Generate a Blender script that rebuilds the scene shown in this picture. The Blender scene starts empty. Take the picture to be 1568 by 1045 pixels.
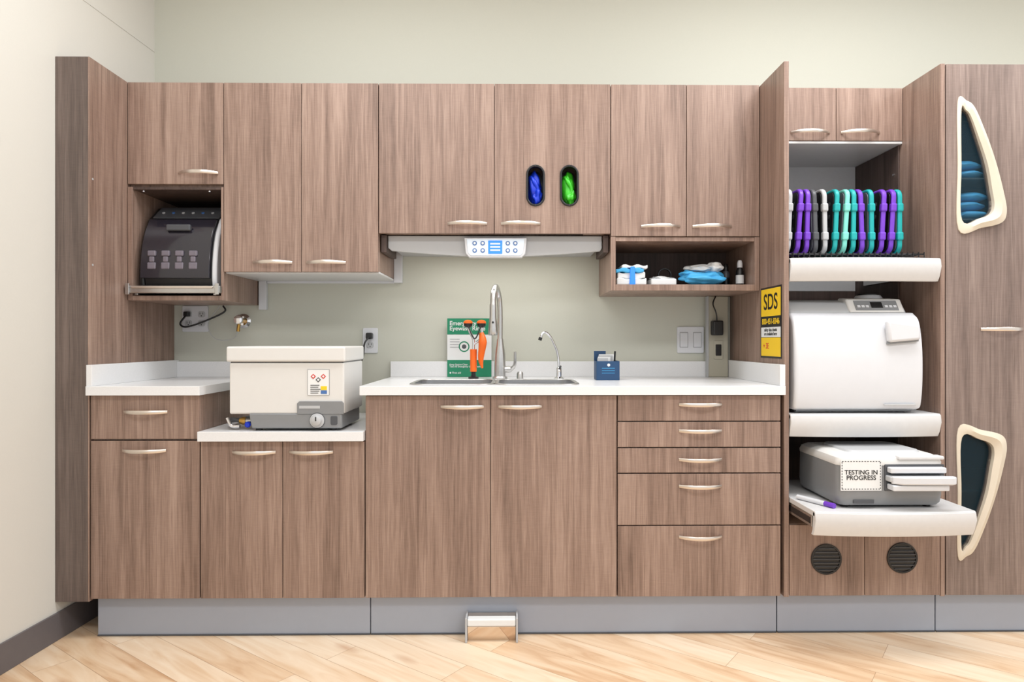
import bpy, bmesh, math, random
from mathutils import Vector, Matrix, noise, Euler
random.seed(7)
SC = bpy.context.scene
COL = SC.collection
SC.view_settings.view_transform = 'Standard'

# ------------------------------------------------------------------ materials
def lin(c):
    c = c/255.0
    return c/12.92 if c <= 0.04045 else ((c+0.055)/1.055)**2.4
def rgb(r, g, b): return (lin(r), lin(g), lin(b), 1)

def base_mat(name):
    m = bpy.data.materials.new(name); m.use_nodes = True
    nt = m.node_tree
    return m, nt, nt.nodes['Principled BSDF']

def mat(name, col, rough=0.5, metal=0.0, var=0.03, nscale=40, bump=0.0, emit=0, alpha=1, trans=0, coat=0):
    m, nt, b = base_mat(name)
    tc = nt.nodes.new('ShaderNodeTexCoord')
    n = nt.nodes.new('ShaderNodeTexNoise'); n.inputs['Scale'].default_value = nscale
    n.inputs['Detail'].default_value = 3
    nt.links.new(tc.outputs['Object'], n.inputs['Vector'])
    mx = nt.nodes.new('ShaderNodeMix'); mx.data_type = 'RGBA'
    mx.inputs[6].default_value = tuple(max(0, c*(1-var*2)) for c in col[:3])+(1,)
    mx.inputs[7].default_value = tuple(min(1, c*(1+var*2)) for c in col[:3])+(1,)
    nt.links.new(n.outputs['Fac'], mx.inputs[0])
    nt.links.new(mx.outputs[2], b.inputs['Base Color'])
    b.inputs['Roughness'].default_value = rough
    b.inputs['Metallic'].default_value = metal
    b.inputs['Coat Weight'].default_value = coat
    b.inputs['Transmission Weight'].default_value = trans
    b.inputs['Alpha'].default_value = alpha
    if emit:
        b.inputs['Emission Color'].default_value = col
        b.inputs['Emission Strength'].default_value = emit
    if bump:
        bp = nt.nodes.new('ShaderNodeBump'); bp.inputs['Strength'].default_value = bump
        bp.inputs['Distance'].default_value = 0.002
        nt.links.new(n.outputs['Fac'], bp.inputs['Height'])
        nt.links.new(bp.outputs[0], b.inputs['Normal'])
    return m

def wood_mat(name, dark, mid, light, rough=0.40):
    m, nt, b = base_mat(name)
    N, L = nt.nodes, nt.links
    tc = N.new('ShaderNodeTexCoord'); oi = N.new('ShaderNodeObjectInfo')
    mul = N.new('ShaderNodeMath'); mul.operation = 'MULTIPLY'; mul.inputs[1].default_value = 17
    L.new(oi.outputs['Random'], mul.inputs[0])
    add = N.new('ShaderNodeVectorMath'); add.operation = 'ADD'
    L.new(tc.outputs['Object'], add.inputs[0]); L.new(mul.outputs[0], add.inputs[1])
    def nz(scale, detail, s=(1, 1, 1), dist=0):
        mp = N.new('ShaderNodeMapping'); mp.inputs['Scale'].default_value = s
        L.new(add.outputs[0], mp.inputs['Vector'])
        n = N.new('ShaderNodeTexNoise'); n.inputs['Scale'].default_value = scale
        n.inputs['Detail'].default_value = detail; n.inputs['Distortion'].default_value = dist
        L.new(mp.outputs[0], n.inputs['Vector']); return n
    broad = nz(1, 3, (13, 13, 0.8), 1.0)
    streak = nz(1, 5, (95, 95, 2.6), 0.9)
    fine = nz(1, 2, (420, 420, 12))
    cross = nz(1, 2, (30, 30, 420))
    def comb(a, b_, f):
        x = N.new('ShaderNodeMix'); x.data_type = 'FLOAT'; x.inputs[0].default_value = f
        L.new(a, x.inputs[2]); L.new(b_, x.inputs[3]); return x.outputs[0]
    v = comb(broad.outputs['Fac'], streak.outputs['Fac'], 0.50)
    v = comb(v, fine.outputs['Fac'], 0.24)
    v = comb(v, cross.outputs['Fac'], 0.07)
    cr = N.new('ShaderNodeValToRGB')
    e = cr.color_ramp.elements
    e[0].position = 0.34; e[0].color = dark
    e[1].position = 0.64; e[1].color = light
    k = cr.color_ramp.elements.new(0.49); k.color = mid
    L.new(v, cr.inputs[0]); L.new(cr.outputs[0], b.inputs['Base Color'])
    b.inputs['Roughness'].default_value = rough
    bp = N.new('ShaderNodeBump'); bp.inputs['Strength'].default_value = 0.08; bp.inputs['Distance'].default_value = 0.001
    L.new(v, bp.inputs['Height']); L.new(bp.outputs[0], b.inputs['Normal'])
    return m

def floor_mat():
    m, nt, b = base_mat('maple_plank_floor')
    N, L = nt.nodes, nt.links
    tc = N.new('ShaderNodeTexCoord')
    mp = N.new('ShaderNodeMapping'); mp.inputs['Rotation'].default_value = (0, 0, math.radians(37))
    L.new(tc.outputs['Object'], mp.inputs['Vector'])
    br = N.new('ShaderNodeTexBrick')
    br.inputs['Color1'].default_value = (0, 0, 0, 1); br.inputs['Color2'].default_value = (1, 1, 1, 1)
    br.inputs['Mortar'].default_value = (0.5, 0.5, 0.5, 1)
    br.inputs['Scale'].default_value = 1; br.inputs['Mortar Size'].default_value = 0.0008
    br.inputs['Brick Width'].default_value = 1.1; br.inputs['Row Height'].default_value = 0.125
    br.offset = 0.37
    L.new(mp.outputs[0], br.inputs['Vector'])
    sc = N.new('ShaderNodeVectorMath'); sc.operation = 'MULTIPLY'; sc.inputs[1].default_value = (2.4, 17, 1)
    L.new(mp.outputs[0], sc.inputs[0])
    off = N.new('ShaderNodeVectorMath'); off.operation = 'ADD'
    s2 = N.new('ShaderNodeVectorMath'); s2.operation = 'SCALE'; s2.inputs['Scale'].default_value = 30
    L.new(br.outputs['Color'], s2.inputs[0]); L.new(sc.outputs[0], off.inputs[0]); L.new(s2.outputs[0], off.inputs[1])
    n = N.new('ShaderNodeTexNoise'); n.inputs['Scale'].default_value = 1; n.inputs['Detail'].default_value = 6
    n.inputs['Distortion'].default_value = 1.6
    L.new(off.outputs[0], n.inputs['Vector'])
    mx = N.new('ShaderNodeMix'); mx.data_type = 'FLOAT'; mx.inputs[0].default_value = 0.74
    L.new(br.outputs['Color'], mx.inputs[2]); L.new(n.outputs['Fac'], mx.inputs[3])
    cr = N.new('ShaderNodeValToRGB'); e = cr.color_ramp.elements
    e[0].position = 0.22; e[0].color = rgb(196, 156, 118)
    e[1].position = 0.66; e[1].color = rgb(234, 214, 188)
    k = e.new(0.40); k.color = rgb(220, 190, 156)
    L.new(mx.outputs[0], cr.inputs[0])
    vo = N.new('ShaderNodeTexVoronoi'); vo.inputs['Scale'].default_value = 1
    s3 = N.new('ShaderNodeVectorMath'); s3.operation = 'MULTIPLY'; s3.inputs[1].default_value = (2.2, 6, 1)
    L.new(mp.outputs[0], s3.inputs[0]); L.new(s3.outputs[0], vo.inputs['Vector'])
    r2 = N.new('ShaderNodeValToRGB'); r2.color_ramp.elements[0].color = (1, 1, 1, 1)
    r2.color_ramp.elements[0].position = 0.03
    r2.color_ramp.elements[1].color = (0, 0, 0, 1); r2.color_ramp.elements[1].position = 0.16
    L.new(vo.outputs['Distance'], r2.inputs[0])
    mk_ = N.new('ShaderNodeMix'); mk_.data_type = 'RGBA'
    mk_.inputs[7].default_value = rgb(182, 132, 92)
    f = N.new('ShaderNodeMath'); f.operation = 'MULTIPLY'; f.inputs[1].default_value = 0.55
    L.new(r2.outputs[0], f.inputs[0]); L.new(f.outputs[0], mk_.inputs[0]); L.new(cr.outputs[0], mk_.inputs[6])
    mm = N.new('ShaderNodeMix'); mm.data_type = 'RGBA'; mm.inputs[7].default_value = rgb(170, 134, 102)
    L.new(br.outputs['Fac'], mm.inputs[0]); L.new(mk_.outputs[2], mm.inputs[6])
    L.new(mm.outputs[2], b.inputs['Base Color'])
    b.inputs['Roughness'].default_value = 0.36
    return m

WOOD = wood_mat('walnut_laminate', rgb(103, 82, 71), rgb(139, 115, 102), rgb(166, 142, 128))
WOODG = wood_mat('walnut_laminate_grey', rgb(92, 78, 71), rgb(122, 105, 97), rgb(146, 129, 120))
WOODF = wood_mat('walnut_laminate_baked_sheen', rgb(74, 63, 58), rgb(98, 85, 79), rgb(118, 104, 97))  # darker copy of the walnut for filler_front; angle-dependent sheen painted into the colour
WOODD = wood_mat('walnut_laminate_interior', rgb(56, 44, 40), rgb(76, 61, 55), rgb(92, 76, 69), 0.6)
FLOOR = floor_mat()
WALLB = mat('sage_wall_paint', rgb(193, 194, 182), 0.8, var=0.01, nscale=200, bump=0.05)
WALLL = mat('offwhite_wall_paint', rgb(208, 206, 198), 0.8, var=0.01, nscale=200, bump=0.05)
CEIL = mat('ceiling_paint', rgb(238, 238, 236), 0.9, var=0.01)
BASEB = mat('taupe_vinyl', rgb(100, 95, 96), 0.5)
QUARTZ = mat('white_quartz', rgb(224, 225, 226), 0.25, var=0.04, nscale=400)
KICK = mat('grey_toe_kick', rgb(158, 165, 178), 0.4, metal=0.1, var=0.01)
WHITE = mat('white_plastic', rgb(210, 212, 216), 0.35, var=0.01)
WARMW = mat('ivory_plastic', rgb(214, 213, 210), 0.4, var=0.01)
SHELF = mat('white_shelf_laminate', rgb(208, 208, 208), 0.4, var=0.02, nscale=60)
CREAM = mat('cream_plastic', rgb(212, 201, 182), 0.35, var=0.01)
LGREY = mat('light_grey_plastic', rgb(180, 182, 184), 0.4, var=0.01)
GREY = mat('grey_plastic', rgb(128, 130, 132), 0.4, var=0.02)
DGREY = mat('dark_grey_plastic', rgb(74, 76, 80), 0.4, var=0.02)
BLACK = mat('black_plastic', rgb(20, 20, 22), 0.35, var=0.02)
GLOSSB = mat('smoked_cover', rgb(36, 34, 42), 0.14, var=0.02, coat=0.4)
SMOKED = mat('smoked_detail', rgb(112, 106, 116), 0.35, var=0.05)
STEEL = mat('brushed_steel', rgb(196, 195, 193), 0.3, metal=1, var=0.04, nscale=90)
SINKS = mat('sink_steel', rgb(196, 197, 199), 0.30, metal=0.9, var=0.02, nscale=90)
NICKEL = mat('satin_nickel', rgb(218, 208, 198), 0.3, metal=0.9, var=0.02)
CHROME = mat('chrome', rgb(225, 225, 228), 0.1, metal=1, var=0.01)
MIRROR = mat('polished_steel', rgb(215, 200, 185), 0.06, metal=1, var=0.01)
BRASS = mat('brass', rgb(190, 150, 80), 0.3, metal=1)
BLUE = mat('nitrile_blue', rgb(22, 58, 205), 0.35, var=0.1)
GREEN = mat('nitrile_green', rgb(60, 190, 40), 0.35, var=0.1)
LBLUE = mat('sterile_wrap_blue', rgb(70, 170, 225), 0.6, var=0.08)
NAVY = mat('navy_card', rgb(28, 66, 104), 0.5)
TEALG = mat('tinted_window', rgb(34, 62, 76), 0.15, var=0.05, alpha=0.22)
TEALIN = mat('cabinet_inner_teal', rgb(40, 66, 78), 0.6)
ORANGE = mat('orange_plastic', rgb(236, 104, 24), 0.35)
SGREEN = mat('sign_green', rgb(20, 128, 92), 0.5, var=0.01)
PAPER = mat('paper_white', rgb(224, 226, 226), 0.6, var=0.01)
YEL = mat('sign_yellow', rgb(240, 200, 30), 0.5, var=0.01)
RED = mat('sign_red', rgb(200, 50, 40), 0.5, var=0.01)
SCRB = mat('screen_blue', rgb(50, 125, 225), 0.3, emit=0.6, var=0.01)
BTNB = mat('button_blue', rgb(70, 110, 170), 0.4, var=0.01)
PANELW = mat('lit_keypad', rgb(214, 226, 238), 0.3, emit=0.15, var=0.01)
PURPLE = mat('silicone_purple', rgb(110, 56, 186), 0.4, var=0.01)
TEAL = mat('silicone_teal', rgb(16, 158, 158), 0.4, var=0.01)
AQUA = mat('silicone_aqua', rgb(120, 205, 190), 0.4, var=0.01)
CASS = mat('cassette_steel', rgb(118, 122, 128), 0.4, metal=0.6)
BEIGE = mat('beige_raceway', rgb(170, 166, 150), 0.5, var=0.01)
LED = mat('led_strip', rgb(255, 250, 240), 0.5, emit=2, var=0)

# ------------------------------------------------------------------ geometry helpers
GROUPS = []
def G(name):
    e = bpy.data.objects.new(name, None); e.empty_display_size = 0.05
    COL.objects.link(e); GROUPS.append(e); return e

def finish_obj(me, parent, name, m, bevel=0, smooth=False, seg=2):
    o = bpy.data.objects.new(name, me); COL.objects.link(o)
    if m: me.materials.append(m)
    if parent: o.parent = parent
    if smooth:
        me.polygons.foreach_set('use_smooth', [True]*len(me.polygons))
        me.set_sharp_from_angle(angle=math.radians(38))
    if bevel:
        md = o.modifiers.new('bevel', 'BEVEL'); md.width = bevel; md.segments = seg
        md.limit_method = 'ANGLE'; md.angle_limit = math.radians(40)
    return o

def mk(parent, name, verts, faces, m, bevel=0, smooth=False, seg=2):
    me = bpy.data.meshes.new(name)
    bm = bmesh.new()
    vs = [bm.verts.new(v) for v in verts]
    for f in faces:
        try: bm.faces.new([vs[i] for i in f])
        except ValueError: pass
    bmesh.ops.recalc_face_normals(bm, faces=bm.faces)
    bm.to_mesh(me); bm.free()
    return finish_obj(me, parent, name, m, bevel, smooth, seg)

def box(parent, name, x0, x1, y0, y1, z0, z1, m, bevel=0.0015, seg=2):
    v = [(x, y, z) for z in (z0, z1) for y in (y0, y1) for x in (x0, x1)]
    f = [(0, 1, 3, 2), (4, 5, 7, 6), (0, 1, 5, 4), (2, 3, 7, 6), (0, 2, 6, 4), (1, 3, 7, 5)]
    return mk(parent, name, v, f, m, bevel, False, seg)

def pt(axis, a, p):
    if axis == 'x': return (a, p[0], p[1])
    if axis == 'y': return (p[0], a, p[1])
    return (p[0], p[1], a)

def prism(parent, name, pts, axis, a0, a1, m, bevel=0.0015, smooth=True, seg=2):
    n = len(pts)
    v = [pt(axis, a0, p) for p in pts]+[pt(axis, a1, p) for p in pts]
    f = [tuple(range(n)), tuple(range(n, 2*n))]
    f += [(i, (i+1) % n, n+(i+1) % n, n+i) for i in range(n)]
    return mk(parent, name, v, f, m, bevel, smooth, seg)

def ring(parent, name, outer, inner, axis, a0, a1, m, bevel=0.002, smooth=True):
    n = len(outer)
    v = [pt(axis, a0, p) for p in outer]+[pt(axis, a0, p) for p in inner]
    v += [pt(axis, a1, p) for p in outer]+[pt(axis, a1, p) for p in inner]
    f = []
    for i in range(n):
        j = (i+1) % n
        f += [(i, j, n+j, n+i), (2*n+i, 2*n+j, 3*n+j, 3*n+i), (i, j, 2*n+j, 2*n+i), (n+i, n+j, 3*n+j, 3*n+i)]
    return mk(parent, name, v, f, m, bevel, smooth)

def rr(cx, cy, w, h, r, n=6):
    out = []
    for (sx, sy, a) in ((1, 1, 0), (-1, 1, 90), (-1, -1, 180), (1, -1, 270)):
        for i in range(n+1):
            t = math.radians(a+90*i/n)
            out.append((cx+sx*(w/2-r)+r*math.cos(t), cy+sy*(h/2-r)+r*math.sin(t)))
    return out

def circ(cx, cy, r, n=32):
    return [(cx+r*math.cos(2*math.pi*i/n), cy+r*math.sin(2*math.pi*i/n)) for i in range(n)]

def smooth_loop(pts, k=5):
    out = []; n = len(pts)
    for i in range(n):
        p0, p1, p2, p3 = [Vector(pts[(i+d) % n]) for d in (-1, 0, 1, 2)]
        for j in range(k):
            t = j/k
            q = 0.5*((2*p1)+(p2-p0)*t+(2*p0-5*p1+4*p2-p3)*t*t+(3*p1-p0-3*p2+p3)*t**3)
            out.append(tuple(q))
    return out

def open_spline(pts, k=8):
    P = [Vector(p) for p in pts]; P = [2*P[0]-P[1]]+P+[2*P[-1]-P[-2]]
    out = []
    for i in range(1, len(P)-2):
        p0, p1, p2, p3 = P[i-1:i+3]
        for j in range(k):
            t = j/k
            out.append(0.5*((2*p1)+(p2-p0)*t+(2*p0-5*p1+4*p2-p3)*t*t+(3*p1-p0-3*p2+p3)*t**3))
    out.append(P[-2]); return out

def tube(parent, name, pts, r, m, n=12, spline=True, k=8):
    P = open_spline(pts, k) if spline else [Vector(p) for p in pts]
    verts, faces = [], []
    rad = r if isinstance(r, (list, tuple)) else None
    up = Vector((0, 0, 1)); prev = None
    for i, p in enumerate(P):
        d = (P[min(i+1, len(P)-1)]-P[max(i-1, 0)]).normalized()
        if prev is None:
            a = up if abs(d.dot(up)) < 0.9 else Vector((1, 0, 0))
            s = d.cross(a).normalized()
        else:
            s = (prev-d*prev.dot(d)).normalized()
        prev = s; t = d.cross(s)
        if rad:
            q = i/(len(P)-1)*(len(rad)-1); j = min(int(q), len(rad)-2)
            R = rad[j]+(rad[j+1]-rad[j])*(q-j)
        else: R = r
        for a in range(n):
            an = 2*math.pi*a/n
            verts.append(tuple(p+s*(R*math.cos(an))+t*(R*math.sin(an))))
    for i in range(len(P)-1):
        for a in range(n):
            b = (a+1) % n
            faces.append((i*n+a, i*n+b, (i+1)*n+b, (i+1)*n+a))
    faces.append(tuple(range(n))); faces.append(tuple(range((len(P)-1)*n, len(P)*n)))
    return mk(parent, name, verts, faces, m, 0, True)

def lathe(parent, name, prof, base, axis, m, n=28):
    ax = Vector(axis).normalized()
    a = Vector((0, 0, 1)) if abs(ax.z) < 0.9 else Vector((1, 0, 0))
    s = ax.cross(a).normalized(); t = ax.cross(s); base = Vector(base)
    v, f = [], []
    for (r, h) in prof:
        for i in range(n):
            an = 2*math.pi*i/n
            v.append(tuple(base+ax*h+s*(r*math.cos(an))+t*(r*math.sin(an))))
    for k in range(len(prof)-1):
        for i in range(n):
            j = (i+1) % n
            f.append((k*n+i, k*n+j, (k+1)*n+j, (k+1)*n+i))
    f.append(tuple(range(n))); f.append(tuple(range((len(prof)-1)*n, len(prof)*n)))
    return mk(parent, name, v, f, m, 0, True)

def blob(parent, name, loc, sc, m, amp=0.25, fr=2.2, sub=4, seed=0):
    me = bpy.data.meshes.new(name); bm = bmesh.new()
    bmesh.ops.create_icosphere(bm, subdivisions=sub, radius=1)
    for v in bm.verts:
        d = noise.noise(v.co*fr+Vector((seed, seed*2, 3)))
        c = v.co*(1+amp*d)
        v.co = Vector((loc[0]+c.x*sc[0], loc[1]+c.y*sc[1], loc[2]+c.z*sc[2]))
    bm.to_mesh(me); bm.free()
    return finish_obj(me, parent, name, m, 0, True)

def text(parent, name, s, loc, size, m, rot=(math.pi/2, 0, 0), align='CENTER'):
    cu = bpy.data.curves.new(name, 'FONT'); cu.body = s; cu.size = size
    cu.align_x = align; cu.align_y = 'CENTER'; cu.extrude = 0.0003; cu.space_line = 0.85
    cu.offset = size*0.012
    o = bpy.data.objects.new(name, cu); COL.objects.link(o)
    dg = bpy.context.evaluated_depsgraph_get()
    me = bpy.data.meshes.new_from_object(o.evaluated_get(dg))
    bpy.data.objects.remove(o)
    me.transform(Matrix.Translation(loc) @ Euler(rot).to_matrix().to_4x4())
    me.materials.clear()
    return finish_obj(me, parent, name, m)

def cut(o, cutters, bevel=0.0015):
    for c in cutters:
        md = o.modifiers.new('b', 'BOOLEAN'); md.operation = 'DIFFERENCE'; md.solver = 'EXACT'; md.object = c
    dg = bpy.context.evaluated_depsgraph_get()
    me = bpy.data.meshes.new_from_object(o.evaluated_get(dg))
    o.modifiers.clear(); o.data = me
    for c in cutters: bpy.data.objects.remove(c)
    if bevel:
        md = o.modifiers.new('bevel', 'BEVEL'); md.width = bevel; md.segments = 2
        md.limit_method = 'ANGLE'; md.angle_limit = math.radians(50)

def loft(parent, name, loops, m, smooth=True):
    v = []; f = []; n = len(loops[0][0])
    for lp, z in loops: v += [(p[0], p[1], z) for p in lp]
    for k in range(len(loops)-1):
        for i in range(n):
            j = (i+1) % n; f.append((k*n+i, k*n+j, (k+1)*n+j, (k+1)*n+i))
    f.append(tuple(range(n))); f.append(tuple(range((len(loops)-1)*n, len(loops)*n)))
    return mk(parent, name, v, f, m, 0, smooth)

def handle(parent, xc, zc, yf, w=0.156):
    n = 24; s = 10; v = []; f = []
    for i in range(n+1):
        t = -1+2*i/n
        x = xc+t*w/2; y = yf-0.030*(1-abs(t)**2.2)+0.001
        hh = 0.0055+0.0018*(1-t*t); th = 0.0030
        for a in range(s):
            an = 2*math.pi*a/s
            v.append((x, y-0.003+th*math.cos(an), zc+hh*math.sin(an)))
    for i in range(n):
        for a in range(s):
            b = (a+1) % s
            f.append((i*s+a, i*s+b, (i+1)*s+b, (i+1)*s+a))
    f.append(tuple(range(s))); f.append(tuple(range(n*s, (n+1)*s)))
    mk(parent, 'bow_handle', v, f, NICKEL, 0, True)

def door(parent, x0, x1, z0, z1, yf, h=None, name='door', th=0.019):
    g = 0.0012
    d = box(parent, name, x0+g, x1-g, yf, yf+th, z0+g, z1-g, WOOD, 0.001)
    if h: handle(parent, h[0], h[1], yf)
    return d

# ------------------------------------------------------------------ room
YW = 0.617; YU = 0.24; TOP = 2.095
ZC = 2.85
box(None, 'floor', -1.9, 4.2, -4.2, 0.72, -0.05, 0, FLOOR, 0)
box(None, 'wall_back', -1.75, 4.2, YW, YW+0.1, 0, ZC, WALLB, 0)
prism(None, 'wall_left', [(-1.604, YW), (-1.75, YW), (-1.95, -4.2), (-1.86, -4.2)], 'z', 0, ZC, WALLL, 0, False)
box(None, 'ceiling', -1.95, 4.2, -4.2, 0.72, ZC, ZC+0.05, CEIL, 0)
def wl(y): return -1.604-(YW-y)*(0.256/4.817)
prism(None, 'baseboard_left', [(wl(YW), YW), (wl(YW)+0.008, YW), (wl(-4.2)+0.008, -4.2), (wl(-4.2), -4.2)], 'z', 0, 0.10, BASEB, 0.002, False)
prism(None, 'trim_1', [(wl(YW), YW), (wl(YW)+0.002, YW), (wl(-4.2)+0.002, -4.2), (wl(-4.2), -4.2)], 'z', 2.37, 2.374, WALLL, 0, False)

# ------------------------------------------------------------------ left tall end panel
g = G('tall_end_panel')
prism(g, 'panel', [(-1.515, 0.0), (-1.515, YW-0.001), (wl(YW)+0.001, YW-0.001), (wl(0.02)+0.001, 0.02), (-1.520, 0.02), (-1.520, 0.0)], 'z', 0.14, TOP, WOOD, 0.001, False)
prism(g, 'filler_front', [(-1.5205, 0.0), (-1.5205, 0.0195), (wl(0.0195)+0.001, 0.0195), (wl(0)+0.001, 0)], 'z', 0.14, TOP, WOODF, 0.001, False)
lathe(g, 'cap_screw', [(0.004, 0), (0.004, 0.001)], (-1.515, 0.02, 1.66), (1, 0, 0), LGREY)
lathe(g, 'cap_screw', [(0.004, 0), (0.004, 0.001)], (-1.515, 0.02, 1.35), (1, 0, 0), LGREY)

# ------------------------------------------------------------------ wall cabinets
yb = YW-0.001
xa, xb = -1.513, -1.138
g = G('wall_cabinet_with_niche')
box(g, 'carcass', xa, xb, YU+0.021, yb, 1.682, TOP, WOOD)
door(g, xa, xb+0.001, 1.692, TOP, YU, (-1.235, 1.737))
box(g, 'side_left', xa, xa+0.019, YU, yb, 1.235, 1.682, WOOD)
box(g, 'side_right', xb-0.010, xb, YU, yb, 1.235, 1.682, WOOD)
box(g, 'niche_bottom', xa+0.019, xb-0.010, YU, yb, 1.235, 1.254, WOOD)
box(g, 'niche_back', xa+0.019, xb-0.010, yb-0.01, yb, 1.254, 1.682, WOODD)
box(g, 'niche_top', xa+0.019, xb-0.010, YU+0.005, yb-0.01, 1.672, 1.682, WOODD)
for x in (-1.46, -1.2):
    lathe(g, 'shelf_pin', [(0.006, 0), (0.006, 0.006)], (x, YU+0.02, 1.672), (0, 0, -1), CHROME)
g = G('pull_out_tray')
box(g, 'tray', xa+0.024, xb-0.024, YU+0.01, yb-0.03, 1.270, 1.282, LGREY)
box(g, 'tray_front', xa+0.004, xb-0.004, YU-0.024, YU-0.002, 1.262, 1.292, STEEL, 0.004)
box(g, 'grip', xa+0.03, xb-0.03, YU-0.034, YU-0.024, 1.280, 1.290, NICKEL, 0.003)
for x in (xa+0.028, xb-0.040):
    box(g, 'slide', x, x+0.012, YU+0.0, yb-0.05, 1.256, 1.270, STEEL)
for x in (xa+0.006, xb-0.022):
    box(g, 'bracket', x, x+0.016, YU-0.03, YU-0.024, 1.256, 1.300, STEEL, 0.002)

g = G('wall_cabinet')
xa, xb = -1.137, -0.529
box(g, 'carcass', xa, xb, YU+0.021, yb, 1.352, TOP, WOOD)
box(g, 'white_bottom', xa, xb, YU+0.021, yb, 1.343, 1.3515, SHELF)
door(g, xa, -0.832, 1.347, TOP, YU, (-0.945, 1.385))
door(g, -0.832, xb, 1.347, TOP, YU, (-0.735, 1.385))
box(g, 'wall_cleat_left', -1.132, -1.098, yb-0.02, yb, 1.215, 1.343, WHITE)
box(g, 'wall_cleat_right', -0.528, -0.492, yb-0.03, yb, 1.335, 1.472, WHITE)
box(g, 'rear_lip', -1.096, -0.529, yb-0.014, yb, 1.333, 1.343, WHITE)

g = G('wall_cabinet')
xa, xb = -0.528, 0.390
box(g, 'carcass', xa, xb, YU+0.13, yb, 1.503, TOP, WOOD)
box(g, 'carcass_upper', xa, xb, YU+0.021, YU+0.13, 1.85, TOP, WOOD)
box(g, 'carcass_side', xa, 0.03, YU+0.021, YU+0.13, 1.503, 1.85, WOOD)
box(g, 'carcass_side', 0.285, xb, YU+0.021, YU+0.13, 1.503, 1.85, WOOD)
door(g, xa, -0.071, 1.5, TOP, YU, (-0.178, 1.540))
d = box(g, 'door_with_glove_ports', -0.0698, xb-0.0012, YU, YU+0.019, 1.5012, TOP-0.0012, WOOD, 0)
c1 = prism(None, 'c', rr(0.092, 1.691, 0.066, 0.156, 0.033, 8), 'y', YU-0.05, YU+0.05, None, 0)
c2 = prism(None, 'c', rr(0.226, 1.691, 0.066, 0.156, 0.033, 8), 'y', YU-0.05, YU+0.05, None, 0)
cut(d, [c1, c2], 0.0008)
handle(g, 0.033, 1.540, YU)
for i, (x, mm) in enumerate(((0.092, BLUE), (0.226, GREEN))):
    gg = G('glove_dispenser')
    ring(gg, 'bezel', rr(x, 1.691, 0.074, 0.164, 0.037, 8), rr(x, 1.691, 0.058, 0.148, 0.029, 8), 'y', YU-0.006, YU+0.017, BLACK, 0.002)
    prism(gg, 'cup', rr(x, 1.691, 0.064, 0.154, 0.032, 8), 'y', YU+0.085, YU+0.09, BLACK, 0)
    blob(gg, 'glove', (x-0.003, YU+0.045, 1.690), (0.028, 0.034, 0.066), mm, 0.3, 1.5, 4, i*5+2)
    blob(gg, 'glove_fold', (x+0.008, YU+0.028, 1.652), (0.019, 0.024, 0.036), mm, 0.4, 1.8, 4, i*5+9)
    tube(gg, 'glove_cuff', [(x-0.016, YU+0.022, 1.730), (x-0.004, YU+0.014, 1.708), (x+0.010, YU+0.016, 1.680), (x+0.002, YU+0.014, 1.650)], [0.006, 0.010, 0.008, 0.005], mm, 10)

g = G('wall_cabinet')
xa, xb = 0.391, 0.983
box(g, 'carcass', xa, xb, YU+0.021, yb, 1.49, TOP, WOOD)
door(g, xa, 0.692, 1.49, TOP, YU, (0.588, 1.530))
door(g, 0.692, xb, 1.49, TOP, YU, (0.793, 1.530))
box(g, 'shelf_side_left', xa, xa+0.019, YU, yb, 1.275, 1.489, WOOD)
box(g, 'shelf_side_right', xb-0.019, xb, YU, yb, 1.275, 1.489, WOOD)
box(g, 'shelf_bottom', xa+0.019, xb-0.019, YU, yb, 1.275, 1.300, WOOD)
box(g, 'shelf_top', xa+0.019, xb-0.019, YU+0.005, yb, 1.472, 1.489, WOOD)
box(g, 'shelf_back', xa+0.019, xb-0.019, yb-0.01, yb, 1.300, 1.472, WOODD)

# light / control apron
g = G('under_cabinet_light')
pts = [(-0.50, 1.499), (-0.50, 1.450)]
for i in range(25):
    t = -1+i/12
    pts.append((-0.065+t*0.42, 1.414+0.024*abs(t)**1.6))
pts += [(0.362, 1.450), (0.362, 1.499)]
prism(g, 'apron', pts, 'y', 0.290, 0.305, LGREY, 0.002)
box(g, 'tray', -0.49, 0.352, 0.305, yb, 1.455, 1.47, LGREY)
box(g, 'end_block_left', -0.524, -0.502, 0.27, 0.5, 1.43, 1.499, WOODD)
box(g, 'end_block_right', 0.364, 0.386, 0.27, 0.5, 1.43, 1.499, WOODD)
box(g, 'diffuser', -0.40, 0.27, 0.36, 0.44, 1.448, 1.455, LED)
prism(g, 'control_housing', [(-0.192, 1.487), (-0.186, 1.425), (-0.172, 1.408), (0.038, 1.408), (0.052, 1.425), (0.058, 1.487)], 'y', 0.262, 0.290, WHITE, 0.003)
prism(g, 'keypad', [(-0.182, 1.482), (-0.176, 1.428), (-0.166, 1.416), (0.032, 1.416), (0.042, 1.428), (0.048, 1.482)], 'y', 0.2595, 0.2625, PANELW, 0.001)
box(g, 'screen', -0.096, -0.040, 0.2575, 0.260, 1.423, 1.476, SCRB, 0.001)
for i in range(3):
    box(g, 'screen_line', -0.088, -0.048, 0.2570, 0.2577, 1.434+i*0.013, 1.440+i*0.013, PAPER, 0)
for sx in (-0.150, -0.118, -0.018, 0.012):
    for sz in (1.436, 1.465):
        lathe(g, 'button', [(0.009, 0), (0.009, 0.002)], (sx, 0.2595, sz), (0, -1, 0), BTNB, 16)
        lathe(g, 'button_centre', [(0.005, 0), (0.005, 0.001)], (sx, 0.2575, sz), (0, -1, 0), PAPER, 12)

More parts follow.
